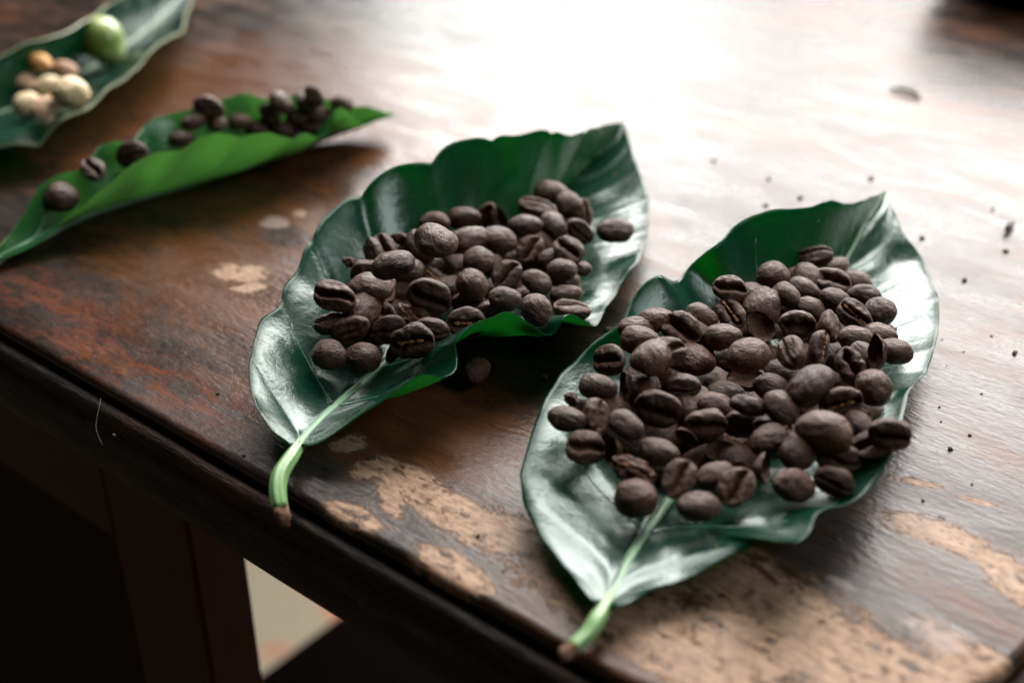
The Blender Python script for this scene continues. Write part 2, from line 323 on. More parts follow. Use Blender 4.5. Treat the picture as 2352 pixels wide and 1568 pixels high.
class Leaf: pass
def unit(v): return v / (np.linalg.norm(v) + 1e-9)
def build_leaf(name, label, mid, left, right, ripple, n_veins, vein_amp, bowl=1.7, NU=130, NV=36, stalk=None, stalk_r=None, vein_end=(0, 1), seed=0, rough_edge=.3, mats=None, under_rib=False, edge_t=.07):
    """mid/left/right: (px, py, z mm) read along the rib and the two rims from stalk to tip"""
    tocurve = lambda L, n: smooth_curve([P(*q) for q in L], n)
    M, Lc, Rc = tocurve(mid, NU), tocurve(left, NU), tocurve(right, NU)
    vs = np.linspace(-1, 1, 2 * NV + 1)
    G = np.zeros((NU, 2 * NV + 1, 3))
    for i in range(NU):
        u = i / (NU - 1)
        for j, vv in enumerate(vs):
            E = Lc[i] if vv < 0 else Rc[i]; t = abs(vv)
            p = M[i] * (1 - t) + E * t
            p[2] = M[i][2] + (E[2] - M[i][2]) * (.6 * t ** bowl + .4 * t * t * (3 - 2 * t))
            ph = n_veins * (u - .13 * t) ; fr = ph - math.floor(ph); dd = min(fr, 1 - fr)
            env = max(0, math.sin(math.pi * min(max(u, 0), 1))) ** .5 * min(1, t * 4) * (1 - .35 * t)
            va = vein_amp[0 if vv < 0 else 1] if isinstance(vein_amp, tuple) else vein_amp
            ru = min(1, max(.3, (u - .12) / .3)) * min(1, max(.35, (1 - u) / .3)) if vv < 0 and va > 2 else 1.0
            p[2] += (va * ru * env * 1.35 * (abs(math.sin(math.pi * ph)) ** .9 - .6) if va > 2 else va * env * (.5 * math.sin(2 * math.pi * ph) + .16 * math.sin(4 * math.pi * ph + .6))) - .3 * env * math.exp(-(dd / .06) ** 2)
            k = seed + (0 if vv < 0 else 50)
            rp = ripple[0 if vv < 0 else 1]
            p[2] += rp * t ** 3 * env * (math.sin(2 * math.pi * (ph + .25)) * .6 + mnoise.noise(Vector((u * 9, k, 0))) * .8)
            p[2] += .35 * mnoise.noise(Vector((p[0] * .12, p[1] * .12, k)))
            if t > .97: p[:2] += rough_edge * np.array([mnoise.noise(Vector((u * 40, k, 3))), mnoise.noise(Vector((u * 40, k, 7)))])
            # shallow gutter along the rib
            p[2] -= .7 * math.exp(-(t / .035) ** 2) * (1 - u)
            p[2] = max(p[2], .75)
            G[i, j] = p
    dU = np.gradient(G, axis=0); dV = np.gradient(G, axis=1); NR = np.cross(dU, dV); NR /= np.linalg.norm(NR, axis=2, keepdims=True) + 1e-9
    NR[NR[..., 2].mean() < 0] *= 1
    if NR[..., 2].mean() < 0: NR = -NR
    tk = np.where(np.abs(vs) > .93, edge_t, .34)[None, :, None]; B = G - NR * tk
    nv = 2 * NV + 1; V = np.vstack([G.reshape(-1, 3), B.reshape(-1, 3)]); off = NU * nv; Fc = []; mi = []
    idx = lambda i, j: i * nv + j
    for i in range(NU - 1):
        for j in range(nv - 1):
            q = (idx(i, j), idx(i + 1, j), idx(i + 1, j + 1), idx(i, j + 1))
            e1 = G[i + 1, j] - G[i, j]; e2 = G[i, j + 1] - G[i, j]
            Fc.append(q); mi.append(0); Fc.append(tuple(off + x for x in q[::-1])); mi.append(1)
    for i in range(NU - 1):
        for j, fl_ in ((0, False), (nv - 1, True)):
            q = (idx(i, j), off + idx(i, j), off + idx(i + 1, j), idx(i + 1, j)); Fc.append(q[::-1] if fl_ else q); mi.append(2)
    for j in range(nv - 1):
        Fc.append((idx(0, j), idx(0, j + 1), off + idx(0, j + 1), off + idx(0, j))); mi.append(2)
        Fc.append((idx(NU - 1, j), off + idx(NU - 1, j), off + idx(NU - 1, j + 1), idx(NU - 1, j + 1))); mi.append(2)
    root = empty(name, tuple(np.array([M[NU // 2][0], M[NU // 2][1], 0]) * S)); tag(root, label, 'leaf', 'coffee leaves laid out on the table')
    inv = Matrix.Translation(-Vector(root.location))
    def part(nm, VV, FF, mm, mi_=None):
        o = link(nm, mesh(nm, VV, FF, mm, True, mi_)); o.parent = root; o.matrix_parent_inverse = inv; return o
    bl = part('blade', V, Fc, mats or [M_LTOP, M_LUND, M_LRIM], mi)
    at = bl.data.attributes.new('margin', 'FLOAT', 'POINT'); at.data.foreach_set('value', [min(1, max(0, (abs(vv) - .90) / .07)) for _ in range(2 * NU) for vv in vs])
    bl.data.polygons.foreach_set('use_smooth', [m_ != 2 for m_ in mi])
    bm = bmesh.new(); bm.from_mesh(bl.data); bmesh.ops.recalc_face_normals(bm, faces=bm.faces[:]); bm.to_mesh(bl.data); bm.free()
    # rib
    rib = np.array([G[i, NV] + NR[i, NV] * .15 for i in range(0, NU, 2)]); n = len(rib)
    rr = np.linspace(1.05, .25, n)
    V_, F_ = tube(rib, rr, 10, .75); part('midrib', V_, F_, M_VEIN)
    ribu = np.array([B[i, NV] - NR[i, NV] * .1 for i in range(0, NU, 2)]); ribu[:, 2] = np.maximum(ribu[:, 2], .5)
    if under_rib:
        V_, F_ = tube(ribu - np.array([0, .4, 0]), np.linspace(1.3, .5, len(ribu)), 10, .8); part('midrib', V_, F_, M_VEIN)
    # side veins lie in their grooves
    for k in range(1, n_veins):
        for sgn in (-1, 1):
            pts = []
            for t in np.linspace(.02, .84, 22):
                u = k / n_veins + .13 * t
                if u > .985: break
                fi = u * (NU - 1); i0 = int(fi); f_ = fi - i0; jf = NV + sgn * t * NV; j0 = int(min(math.floor(jf), nv - 2)); g_ = jf - j0
                q = (G[i0, j0] * (1 - f_) + G[min(i0 + 1, NU - 1), j0] * f_) * (1 - g_) + (G[i0, j0 + 1] * (1 - f_) + G[min(i0 + 1, NU - 1), j0 + 1] * f_) * g_
                pts.append(q + NR[i0, j0] * .03)
            if len(pts) < 4: continue
            V_, F_ = tube(pts, np.linspace(.34, .06, len(pts)), 8, .5); part('side_vein', V_, F_, M_SVEIN)
    if stalk:
        sp = smooth_curve([G[3, NV]] + [P(*q) for q in stalk], 26)
        cut = 21; r = np.interp(np.linspace(0, 1, 26), np.linspace(0, 1, len(stalk_r)), stalk_r)
        V_, F_ = tube(sp[:cut + 1], r[:cut + 1], 24, .85)
        V_ = [q + (.10 if (i_ % 24) % 4 < 2 else -.08) * unit(q - sp[i_ // 24]) for i_, q in enumerate(V_)]; st = part('stalk', V_, F_, M_STEM)
        ends = sp[cut:]; re = r[cut:] * np.array([1.0, .98, .95, .78, .4])[:len(ends)]
        V_, F_ = tube(ends, re, 14, .85)
        V_ = [q + .55 * np.array([mnoise.noise(Vector(q * .9)), mnoise.noise(Vector(q * .9 + 5)), mnoise.noise(Vector(q * .9 + 9))]) for q in V_]
        o = link('stalk_end', mesh('stalk_end', V_, F_, M_STEMEND)); o.parent = st
    lf = Leaf(); lf.G = G; lf.name = name; lf.root = root; lf.flat = G.reshape(-1, 3); lf.M = M
    return lf
def leaf_z(lf, x, y):
    d = (lf.flat[:, 0] - x) ** 2 + (lf.flat[:, 1] - y) ** 2; k = np.argsort(d)[:6]
    if d[k[0]] > 16: return 0.0
    return float(lf.flat[k, 2].mean()) if d[k].max() < 30 else float(lf.flat[k[0], 2])

LEAF1 = build_leaf('coffee_leaf', 'broad glossy green coffee leaf nearest the camera, stalk resting at the table corner',
    mid=[(1392, 1385, 4.5), (1435, 1300, 4.6), (1500, 1195, 4.2), (1640, 1010, 2.4), (1790, 810, 1.2), (1925, 625, 3), (1985, 520, 7), (2034, 440, 10)],
    left=[(1372, 1385, 5), (1345, 1362, 5.2), (1300, 1308, 4.8), (1240, 1228, 5.2), (1203, 1160, 6.5), (1197, 1085, 8.5), (1215, 1010, 9.5), (1240, 945, 10), (1275, 875, 11), (1330, 818, 12), (1390, 772, 14), (1430, 738, 16), (1448, 692, 18), (1482, 648, 20), (1518, 634, 20), (1556, 640, 16), (1590, 602, 17), (1640, 572, 21), (1700, 506, 23), (1800, 481, 23), (1900, 466, 20), (1975, 462, 15), (2034, 440, 10)],
    right=[(1404, 1392, 5), (1440, 1386, 5.5), (1500, 1352, 5), (1575, 1327, 5.8), (1650, 1287, 7), (1735, 1252, 9.5), (1795, 1238, 14), (1835, 1240, 13), (1862, 1213, 12), (1885, 1178, 11), (1950, 1158, 11), (2003, 1115, 12), (2035, 1060, 13), (2065, 1000, 14), (2076, 950, 14), (2088, 905, 13), (2130, 845, 10), (2152, 780, 9), (2157, 720, 9), (2147, 660, 9), (2120, 595, 9), (2085, 545, 10), (2055, 490, 10), (2034, 440, 10)],
    ripple=(1.0, .9), n_veins=9, vein_amp=(1.15, .9), bowl=2.3, seed=1,
    stalk=[(1375, 1415, 4.0), (1352, 1452, 3.2), (1322, 1480, 2.6), (1290, 1512, 2.0)], stalk_r=[.95, 1.1, 1.25, 1.2, 1.35])
LEAF2 = build_leaf('coffee_leaf', 'wavy edged glossy coffee leaf in the middle, its front rim curled up over beans',
    mid=[(682, 1018, 4.5), (740, 955, 2.5), (840, 868, 1.2), (1000, 720, 1.2), (1160, 560, 1.2), (1320, 400, 2.5), (1400, 320, 7), (1432, 280, 10)],
    left=[(668, 1020, 5), (640, 1000, 6), (622, 985, 7), (592, 940, 9), (576, 895, 10), (572, 850, 11), (582, 790, 12), (600, 735, 13), (640, 706, 13), (654, 655, 15), (682, 615, 16), (712, 548, 19), (760, 488, 21), (822, 440, 23), (900, 395, 25), (968, 374, 26), (1040, 335, 27), (1130, 308, 27), (1190, 317, 25), (1265, 299, 24), (1312, 313, 20), (1380, 290, 15), (1432, 278, 10)],
    right=[(700, 1020, 5), (732, 1016, 6), (785, 985, 8), (835, 945, 10), (885, 910, 12), (935, 876, 14), (975, 860, 15), (1015, 873, 14), (1045, 852, 14), (1050, 815, 15), (1046, 780, 17), (1075, 752, 18), (1130, 732, 18), (1170, 714, 18), (1215, 737, 15), (1255, 766, 12), (1275, 766, 12), (1295, 735, 14), (1315, 722, 14), (1345, 736, 11), (1372, 747, 8), (1396, 700, 7), (1430, 650, 7), (1466, 600, 8.5), (1486, 540, 8), (1490, 455, 8), (1462, 375, 8.5), (1442, 310, 9), (1432, 278, 10)],
    ripple=(1.8, .7), n_veins=10, vein_amp=(4.0, 1.0), bowl=2.0, NU=210, seed=2,
    stalk=[(668, 1050, 4.2), (642, 1095, 3.6), (640, 1150, 1.8), (660, 1208, -1.0)], stalk_r=[1.0, 1.35, 1.5, 1.4, 1.3])
LEAF3 = build_leaf('coffee_leaf', 'slim folded green coffee leaf with bright underside towards the camera, behind the middle leaf',
    mid=[(-30, 600, 3), (60, 555, 2), (171, 499, 1.0), (300, 456, .9), (456, 414, .9), (600, 369, .9), (742, 318, 1.5), (850, 275, 4), (908, 262, 6)],
    left=[(-30, 592, 3.5), (20, 545, 6), (62, 480, 10), (95, 425, 13), (140, 398, 14), (175, 392, 14), (205, 368, 15), (228, 335, 16), (268, 325, 16), (300, 332, 16), (330, 290, 17), (385, 264, 18), (445, 248, 19), (510, 226, 20), (560, 214, 20), (602, 230, 18), (650, 226, 18), (690, 214, 19), (740, 226, 17), (790, 240, 14), (850, 248, 10), (908, 262, 6)],
    right=[(-30, 604, 3), (80, 560, 4), (155, 498, 8), (190, 470, 11), (234, 430, 15), (281, 397, 17), (316, 369, 18), (351, 350, 19), (384, 348, 19), (410, 348, 19), (433, 332, 20), (461, 310, 21), (499, 303, 21), (531, 312, 20), (555, 315, 20), (577, 308, 20), (620, 303, 20), (644, 313, 18), (670, 320, 16), (702, 303, 16), (728, 315, 13), (752, 311, 13), (765, 290, 15), (768, 259, 18), (782, 246, 18), (801, 256, 16), (820, 279, 11), (845, 287, 8), (870, 276, 8), (908, 262, 6)],
    ripple=(.6, .2), n_veins=9, vein_amp=.6, bowl=1.25, seed=3, mats=[M_LTOP3, M_LUND3, M_LRIM], under_rib=True)
LEAF4 = build_leaf('coffee_leaf', 'pale rimmed coffee leaf at the upper left corner holding parchment beans and a green cherry',
    mid=[(-260, 330, 3), (-120, 290, 1.2), (40, 245, 1.0), (180, 170, 1.0), (300, 95, 1.0), (400, 10, 2), (450, -60, 6)],
    left=[(-260, 320, 4), (-160, 220, 12), (-60, 160, 16), (40, 112, 18), (130, 82, 19), (200, 50, 19), (255, 10, 18), (330, -30, 14), (400, -60, 10), (450, -60, 6)],
    right=[(-260, 335, 4), (-160, 355, 8), (-60, 345, 10), (30, 326, 11), (88, 328, 9), (108, 300, 12), (145, 268, 15), (185, 256, 14), (215, 232, 14), (250, 196, 16), (285, 180, 15), (320, 150, 16), (345, 112, 19), (378, 88, 19), (415, 70, 14), (425, 35, 15), (438, 0, 13), (450, -60, 6)],
    ripple=(.6, .8), n_veins=8, vein_amp=.7, bowl=1.5, seed=4, mats=[M_LTOP, M_LUND, M_LRIM4], edge_t=.8)

# ------------------------------------------------------------------ coffee beans
def bean_material(name, base, spread, rough=.5, crease=(.10, .05, .025)):
    a = N(name); v = a.co(); oi = a.n('ShaderNodeObjectInfo'); r = oi.outputs['Random']
    off = a.n('ShaderNodeVectorMath', operation='ADD'); a.l(v, off.inputs[0]); cb = a.n('ShaderNodeCombineXYZ'); a.l(a.math('MULTIPLY', r, 9.0), cb.inputs[0]); a.l(cb.outputs[0], off.inputs[1]); vv = off.outputs[0]
    blot = a.noise(vv, 1.9, 4, .6); wr = a.noise(a.mapp(vv, scale=(.55, 1, 1)), 7.5, 5, .62, .7); fine = a.noise(vv, 38, 3, .6)
    c = a.mix(blot, tuple(x * .6 for x in base), tuple(x * spread for x in base))
    c = a.mix(a.math('MULTIPLY', r, .75), c, tuple(x * .55 for x in base))
    at = a.n('ShaderNodeAttribute', attribute_name='crease'); c = a.mix(a.math('MULTIPLY', at.outputs['Fac'], a.ss(blot, .35, .7, .15, .9)), c, crease)
    pits = a.ss(a.vor(vv, 9.0), .07, .13)
    c = a.mix(pits, (.006, .005, .005), c)
    h = a.math('ADD', a.math('MULTIPLY', wr, 1.0), a.math('MULTIPLY', fine, .22)); h = a.math('ADD', h, a.math('MULTIPLY', pits, .25))
    return a.done(a.bsdf(Base_Color=c, Roughness=a.math('ADD', a.math('ADD', rough - .14, a.math('MULTIPLY', a.math('FRACT', a.math('MULTIPLY', r, 7.3)), .16)), a.math('MULTIPLY', wr, .16)), Specular_IOR_Level=.34, Normal=a.bump(h, .9, .0008)))
M_BEAN = bean_material('dark_roasted_bean', (.046, .0175, .0095), 2.1, .42)
M_PARCH = bean_material('pale_parchment_bean', (.86, .68, .40), 1.1, .45, (.45, .22, .08))
M_PARCHO = bean_material('orange_parchment_bean', (.80, .42, .13), 1.1, .45, (.4, .2, .08))
M_PARCHP = bean_material('pinkish_parchment_bean', (.58, .36, .22), 1.1, .5, (.4, .2, .1))
M_CHAFF = simple('orange_silverskin', (.50, .22, .07), .55, 1800, .6, .5)

def bean_mesh(name, kind, seed, mat):
    """unit bean: long axis x (length 1), flat side with the crease towards -z"""
    r = random.Random(seed); NA, NB = 64, 40; V = []; cr = []
    o1 = Vector((r.uniform(0, 50), r.uniform(0, 50), r.uniform(0, 50)))
    W = r.uniform(.35, .40); Hd = r.uniform(.31, .37); Hb = r.uniform(.13, .18); s_amp = r.uniform(.02, .05) * r.choice((-1, 1)); gw = r.uniform(.030, .045); gd = r.uniform(.10, .15)
    skew = r.uniform(-.10, .10); lip = r.uniform(.015, .045)
    if kind == 'P': W, Hd, Hb = r.uniform(.42, .46), r.uniform(.40, .44), r.uniform(.34, .38)
    if kind == 'C': lip *= 1.7; gw *= 1.6; gd *= 1.6; Hb *= .8
    if kind == 'O': gw, gd, lip = .085, .26, .05
    for b in range(NB + 1):
        th = math.pi * b / NB; sx = math.cos(th); rad = math.sin(th) ** .92
        for k in range(NA):
            ph = 2 * math.pi * k / NA; sy = rad * math.cos(ph); sz = rad * math.sin(ph)
            x = .5 * sx; y = W * sy * (1 + skew * sx); c = 0.0
            if sz >= 0: z = Hd * sz
            else: z = -Hb * (abs(sz) / (rad + 1e-6)) ** .55 * rad ** .8 if rad > 1e-5 else 0
            if sz < 0 and kind not in ('H', 'T'):
                cy = s_amp * math.sin(2 * math.pi * x * 1.1) + .02 * mnoise.noise(Vector((x * 7, seed, 0)))
                taper = max(0, 1 - (abs(x) / .47) ** 4); d = (y - cy)
                ww = gw * (1 + .5 * mnoise.noise(Vector((x * 6, seed, 5))))
                gr = math.exp(-(d / ww) ** 2) * taper
                z += gd * gr - lip * math.exp(-((abs(d) - 2.6 * ww) / (1.8 * ww)) ** 2) * taper
                c = gr
            if kind in ('H', 'T') and sz < 0:
                e = min(1, abs(sz) / (rad + 1e-6)); z = Hd * (.80 * math.sin(math.acos(min(1, abs(sy))) ) if False else .78 * (abs(sz)) ) * (1 - .10 * abs(sx))
                z += .05 * mnoise.noise(Vector((x * 5, y * 5, seed))) * min(1, 3 * abs(sz)); c = .35
            q = Vector((x, y, z))
            dn = mnoise.noise(q * 2.6 + o1) * .045 + mnoise.noise(q * 6.5 + o1) * .014
            if kind in ('H', 'T'): dn *= 1.2; q.z += .06 * mnoise.noise(Vector((x * 3.1, y * 3.1, seed * 1.7))) 
            if kind == 'F': dn = mnoise.noise(q * 3.2 + o1) * .16 + mnoise.noise(q * 8 + o1) * .06; q.y *= .75; q.z *= .8
            if kind == 'O': dn *= 1.5
            q += Vector((sx * .9, sy, sz)) * dn
            if kind == 'T': q.y *= .62; q.z = q.z * 1.15 + .5 * q.y * q.y
            V.append(q); cr.append(c)
    Fc = []
    for b in range(NB):
        for k in range(NA):
            k2 = (k + 1) % NA; Fc.append((b * NA + k, (b + 1) * NA + k, (b + 1) * NA + k2, b * NA + k2))
    me = bpy.data.meshes.new(name); me.from_pydata([tuple(v) for v in V], [], Fc); me.materials.append(mat)
    me.polygons.foreach_set('use_smooth', [True] * len(me.polygons))
    at = me.attributes.new('crease', 'FLOAT', 'POINT'); at.data.foreach_set('value', cr)
    bm = bmesh.new(); bm.from_mesh(me); bmesh.ops.remove_doubles(bm, verts=bm.verts[:], dist=1e-4); bmesh.ops.recalc_face_normals(bm, faces=bm.faces[:]); bm.to_mesh(me); bm.free()
    return me
def chaff_mesh(seed):
    bm = bmesh.new(); r = random.Random(seed)
    for k in range(9):
        q = bmesh.ops.create_icosphere(bm, subdivisions=2, radius=1); cx = -.28 + .065 * k + r.uniform(-.05, .05); rr = r.uniform(.018, .062)
        for v in q['verts']:
            n_ = 1 + .8 * mnoise.noise(v.co * 1.9 + Vector((k * 3, seed, 0))); v.co = Vector((cx + v.co.x * rr * 1.4 * n_, v.co.y * rr * .8 * n_ + r.uniform(-.002, .002), -.10 + v.co.z * rr * .8 * n_))
    me = bpy.data.meshes.new('silverskin'); bm.to_mesh(me); bm.free(); me.materials.append(M_CHAFF); return me
MESHES = {k: [bean_mesh('bean_' + k.lower(), k, 100 * i + s, M_BEAN) for s in range(n)] for i, (k, n) in enumerate((('B', 8), ('C', 6), ('P', 3), ('O', 3), ('H', 4), ('T', 3), ('F', 4)))}
CHAFF = [chaff_mesh(s) for s in range(3)]

ZOOM = {'A1': (673.75, 398.1, .3125), 'A2': (1041.25, 398.1, .3125), 'A3': (1225, 673.75, .3125), 'A4': (1653.75, 520.6, .3125), 'A5': (1653.75, 826.9, .3125), 'A6': (1225, 918.75, .3125), 'R': (0, 0, 1.0)}
# (view, x, y, long axis in view pixels, angle, kind, facing, layer, chaff, key name or None)
# kind: B back up, C crease bean, P peaberry, O open split bean, H hollow shell, T thin shard, F fragment
# facing of the flat side: d down, v towards the viewer and up, f towards the viewer, u up, l / r viewer's left / right
L1 = [
 ('A3',250,925,310,-25,'B','d',0,0,None), ('A3',300,790,170,-35,'F','d',0,0,'crumpled black fragment'), ('A3',470,690,240,-20,'B','d',0,0,None),
 ('A3',655,680,230,75,'T','l',0,0,'upright thin shard'), ('A3',550,490,240,-5,'C','l',0,0,'star wrinkled bean'), ('A3',780,345,310,-12,'B','d',0,0,None),
 ('A3',755,262,170,0,'B','d',-2,0,None), ('A3',965,440,345,20,'C','v',3,0,'big bean with bent crease and dark chip'), ('A3',1080,262,340,-30,'O','v',0,0,'bean with gaping ragged crease'),
 ('A3',895,200,150,10,'B','d',-2,0,None), ('A3',1390,320,290,0,'B','d',1,0,None), ('A3',1235,175,190,-30,'B','d',-1,0,None), ('A3',1120,160,90,0,'F','d',-1,0,None),
 ('A3',780,700,200,-15,'C','d',-1,0,None), ('A3',915,850,370,-35,'C','f',1,0,'upright bean with dark flat face'), ('A3',1080,690,310,10,'B','f',0,0,None),
 ('A3',1145,550,170,-80,'F','v',-2,1,None), ('A3',870,580,220,0,'B','d',-3,0,None), ('A3',970,610,140,-20,'B','d',-4,0,None), ('A3',470,910,230,75,'C','r',0,0,None),
 ('A3',680,970,315,-40,'B','d',2,0,'large dimpled round bean'), ('A3',385,1130,280,-10,'C','v',0,0,'pale creased bean with puckered end'), ('A3',565,1160,200,40,'H','l',0,0,None),
 ('A3',740,1305,340,-30,'F','v',0,1,'long orange flecked fragment'), ('A3',910,1175,340,-15,'B','d',0,0,None), ('A3',1130,1070,210,-60,'T','f',-1,0,None),
 ('A3',755,1500,340,-10,'P','d',0,0,'front left egg shaped bean'), ('A3',1070,1360,290,60,'C','v',0,0,'bean with pale tan crease'), ('A3',1330,1350,230,20,'B','d',-1,0,None),
 ('A3',1140,870,160,-60,'B','d',-2,0,None), ('A3',1231,810,120,80,'B','d',-2,0,None), ('A3',1340,830,200,-10,'B','d',0,0,None), ('A3',1270,950,240,-10,'O','f',0,0,None),
 ('A3',1250,440,210,-60,'H','v',-2,0,None), ('A3',1400,1170,290,-10,'H','u',-2,0,'curled hollow shell'),
 ('A4',700,212,270,-10,'C','u',0,0,'topmost bean with straight dark crease'), ('A4',390,360,215,0,'P','d',0,0,'round peaberry below the leaf wall'), ('A4',590,370,190,-10,'B','d',-1,0,None),
 ('A4',625,462,250,-40,'B','d',1,0,None), ('A4',820,400,300,-20,'O','v',1,0,'broken bean with torn crease'), ('A4',850,295,150,30,'B','d',-1,0,None), ('A4',1010,410,210,-20,'B','d',-1,0,None),
 ('A4',1060,510,200,-18,'B','d',0,0,None), ('A4',490,510,235,-55,'B','d',1,0,None), ('A4',360,570,210,85,'B','d',0,0,None), ('A4',235,515,150,-50,'B','d',-1,0,None),
 ('A4',70,455,235,-12,'C','v',2,0,'wide bean with long open crease'), ('A4',850,545,215,-22,'B','d',1,0,None), ('A4',990,660,320,-42,'C','v',1,1,'slanted bean with long crease'),
 ('A4',1170,630,225,20,'P','d',0,0,None), ('A4',660,610,200,-25,'B','d',0,0,None), ('A4',570,715,290,-12,'O','f',1,0,'cracked bean with caved in front'), ('A4',820,730,245,72,'B','r',1,0,None),
 ('A4',300,735,250,-55,'H','v',2,0,'hollow scooped out shell'), ('A4',75,640,240,-55,'O','v',1,1,'bean with orange chaff in its crease'),
 ('A4',210,950,355,15,'B','d',2,0,'large smooth bean at heap centre'), ('A4',520,925,320,-42,'B','l',1,0,None), ('A4',740,890,260,70,'C','r',1,1,'bean cracked open along an orange seam'),
 ('A4',1000,830,235,-8,'B','d',0,0,None), ('A4',960,1030,265,-62,'O','v',1,0,'bean with open keyhole crease'), ('A4',1050,965,210,-60,'B','d',-1,0,None), ('A4',1170,800,150,-25,'B','d',-1,0,None),
 ('A4',1135,920,270,75,'T','l',0,0,'curled black flake'), ('A4',1285,920,280,-5,'B','d',0,0,'long bean lying apart at right'), ('A4',1130,1180,270,-55,'P','d',0,0,None),
 ('A4',665,1175,400,42,'B','d',3,0,'biggest smooth bean'), ('A4',195,1110,300,12,'H','u',-1,0,None), ('A4',450,1085,190,-30,'B','d',-3,0,None), ('A4',375,1185,200,-15,'B','d',-2,0,None),
 ('A4',445,1330,310,-38,'B','d',1,0,None), ('A4',885,1300,330,25,'O','f',1,1,'dark split bean carrying an orange chip'), ('A4',760,1510,465,-12,'B','d',2,0,'extra long bean'),
 ('A4',1030,1480,170,-50,'B','d',-1,0,None), ('A4',200,1330,300,-18,'T','d',1,0,None), ('A4',160,1450,330,0,'B','f',-1,0,None), ('A4',390,1480,220,0,'C','v',0,1,None), ('A4',45,1230,140,-20,'B','d',-2,0,None),
 ('A5',570,670,260,75,'B','d',1,0,'upright smooth egg shaped bean'), ('A5',870,730,370,-14,'B','f',0,0,None), ('A5',1095,625,265,15,'O','v',0,0,'small bean with curled lips'),
 ('A5',1250,545,275,-10,'C','f',0,0,'split bean hanging over the right rim'), ('A5',840,890,340,-22,'B','f',0,0,None), ('A5',540,920,300,-10,'O','d',0,0,'chipped bean with bitten end'),
 ('A5',340,785,240,58,'H','r',0,0,None), ('A5',355,590,255,30,'C','d',0,0,None), ('A6',1490,640,290,55,'C','v',0,0,'rough round bean with dark middle'), ('A6',1215,785,350,0,'B','d',0,0,'front bean lit pale on top'),
 ('A5',1065,395,140,-60,'F','d',-1,0,None), ('A6',690,130,10,0,'X','d',0,0,None),
]
L2 = [
 ('A1',300,905,335,-15,'C','v',2,0,'large left bean with winding crease'), ('A1',270,1095,275,8,'C','u',-1,0,None), ('A1',415,1155,320,35,'B','f',0,0,None),
 ('A1',260,1330,222,0,'P','d',0,0,'leftmost round peaberry'), ('A1',512,1352,235,0,'P','d',0,0,'second round peaberry'), ('A1',695,1155,310,18,'B','f',0,0,None),
 ('A1',870,1225,340,12,'O','f',1,1,'broken bean with crumbly tan filling'), ('A1',735,1310,210,60,'T','f',-1,0,None), ('A1',1010,1155,290,0,'B','f',0,0,None), ('A1',655,1035,240,-40,'O','v',0,0,'deeply grooved bean'),
 ('A1',560,1065,170,-20,'F','d',-1,0,None), ('A1',885,1060,290,-42,'F','v',0,1,'fragment with bright orange speck'), ('A1',1000,905,350,-48,'C','f',2,0,'big tilted bean with lit rim'),
 ('A1',550,890,240,72,'B','r',0,0,None), ('A1',690,850,225,55,'C','r',0,0,None), ('A1',550,740,280,12,'B','f',0,0,None), ('A1',840,712,270,-15,'B','d',1,0,None),
 ('A1',575,590,220,65,'C','l',0,0,None), ('A1',668,552,225,-68,'C','v',0,0,'thin bean standing on end'), ('A1',420,650,130,-20,'F','d',-1,0,None), ('A1',935,540,290,-55,'B','d',1,0,'dark bean hiding another beneath'),
 ('A1',785,490,150,0,'T','d',-1,0,None), ('A1',790,560,100,-10,'F','d',-1,0,None), ('A1',1030,760,180,-40,'F','v',0,1,'small orange brown fragment'), ('A1',1040,368,250,5,'B','d',0,0,None), ('A1',1250,328,262,-5,'B','d',0,0,None),
 ('A1',1190,500,285,2,'C','u',1,0,'flat bean seen edge on with bright face'), ('A1',1358,642,225,0,'P','d',2,0,'upper round peaberry at heap middle'), ('A1',1318,815,225,-48,'P','d',1,0,None),
 ('A1',1150,840,140,20,'B','d',-1,0,None), ('A1',1290,960,265,-8,'O','f',0,0,None), ('A1',1270,1095,310,-5,'C','f',-1,1,None), ('A1',1470,1030,300,-5,'B','f',0,0,None), ('A1',1160,680,200,-60,'B','d',-4,0,None),
 ('A2',240,315,170,60,'O','f',0,1,None), ('A2',340,325,200,-58,'T','v',0,0,None), ('A2',325,495,305,-2,'B','d',2,0,'wide dark bean with a pit'), ('A2',530,390,270,-10,'B','d',2,0,'orange tinged bean'),
 ('A2',610,250,300,-24,'C','u',1,0,'striped bean with straight crease'), ('A2',720,150,280,-15,'B','d',0,0,'topmost bean at the leaf wall'), ('A2',850,235,230,-65,'C','d',0,0,None), ('A2',960,290,210,-60,'C','r',0,0,None),
 ('A2',735,390,250,-52,'B','d',1,0,None), ('A2',930,430,235,-50,'B','f',0,0,None), ('A2',1190,425,300,6,'B','d',0,0,'lone bean apart at the right end'), ('A2',560,560,240,48,'C','v',0,0,None), ('A2',665,520,150,-60,'B','d',-1,0,None),
 ('A2',845,565,255,-45,'C','v',1,0,'bean with dimpled centre'), ('A2',740,640,260,5,'B','d',0,0,None), ('A2',800,715,220,-8,'B','d',1,0,None), ('A2',820,790,205,-8,'B','d',0,0,None), ('A2',390,745,255,40,'C','v',1,0,'bean with slanting open slit'),
 ('A2',610,800,250,-35,'B','d',1,0,'smooth dark bean shining on top'), ('A2',380,925,270,-12,'B','d',1,0,None), ('A2',612,1000,215,-60,'P','d',1,0,'pale squat bean'), ('A2',830,895,210,5,'B','d',0,0,None),
 ('A2',870,995,295,2,'C','u',0,0,'pale bean with level crease'), ('A2',935,700,150,-20,'H','d',-1,0,None), ('A2',560,905,170,0,'B','d',-2,0,None), ('A2',600,660,170,30,'B','d',-3,0,None), ('A2',480,650,160,-30,'B','d',-3,0,None),
]
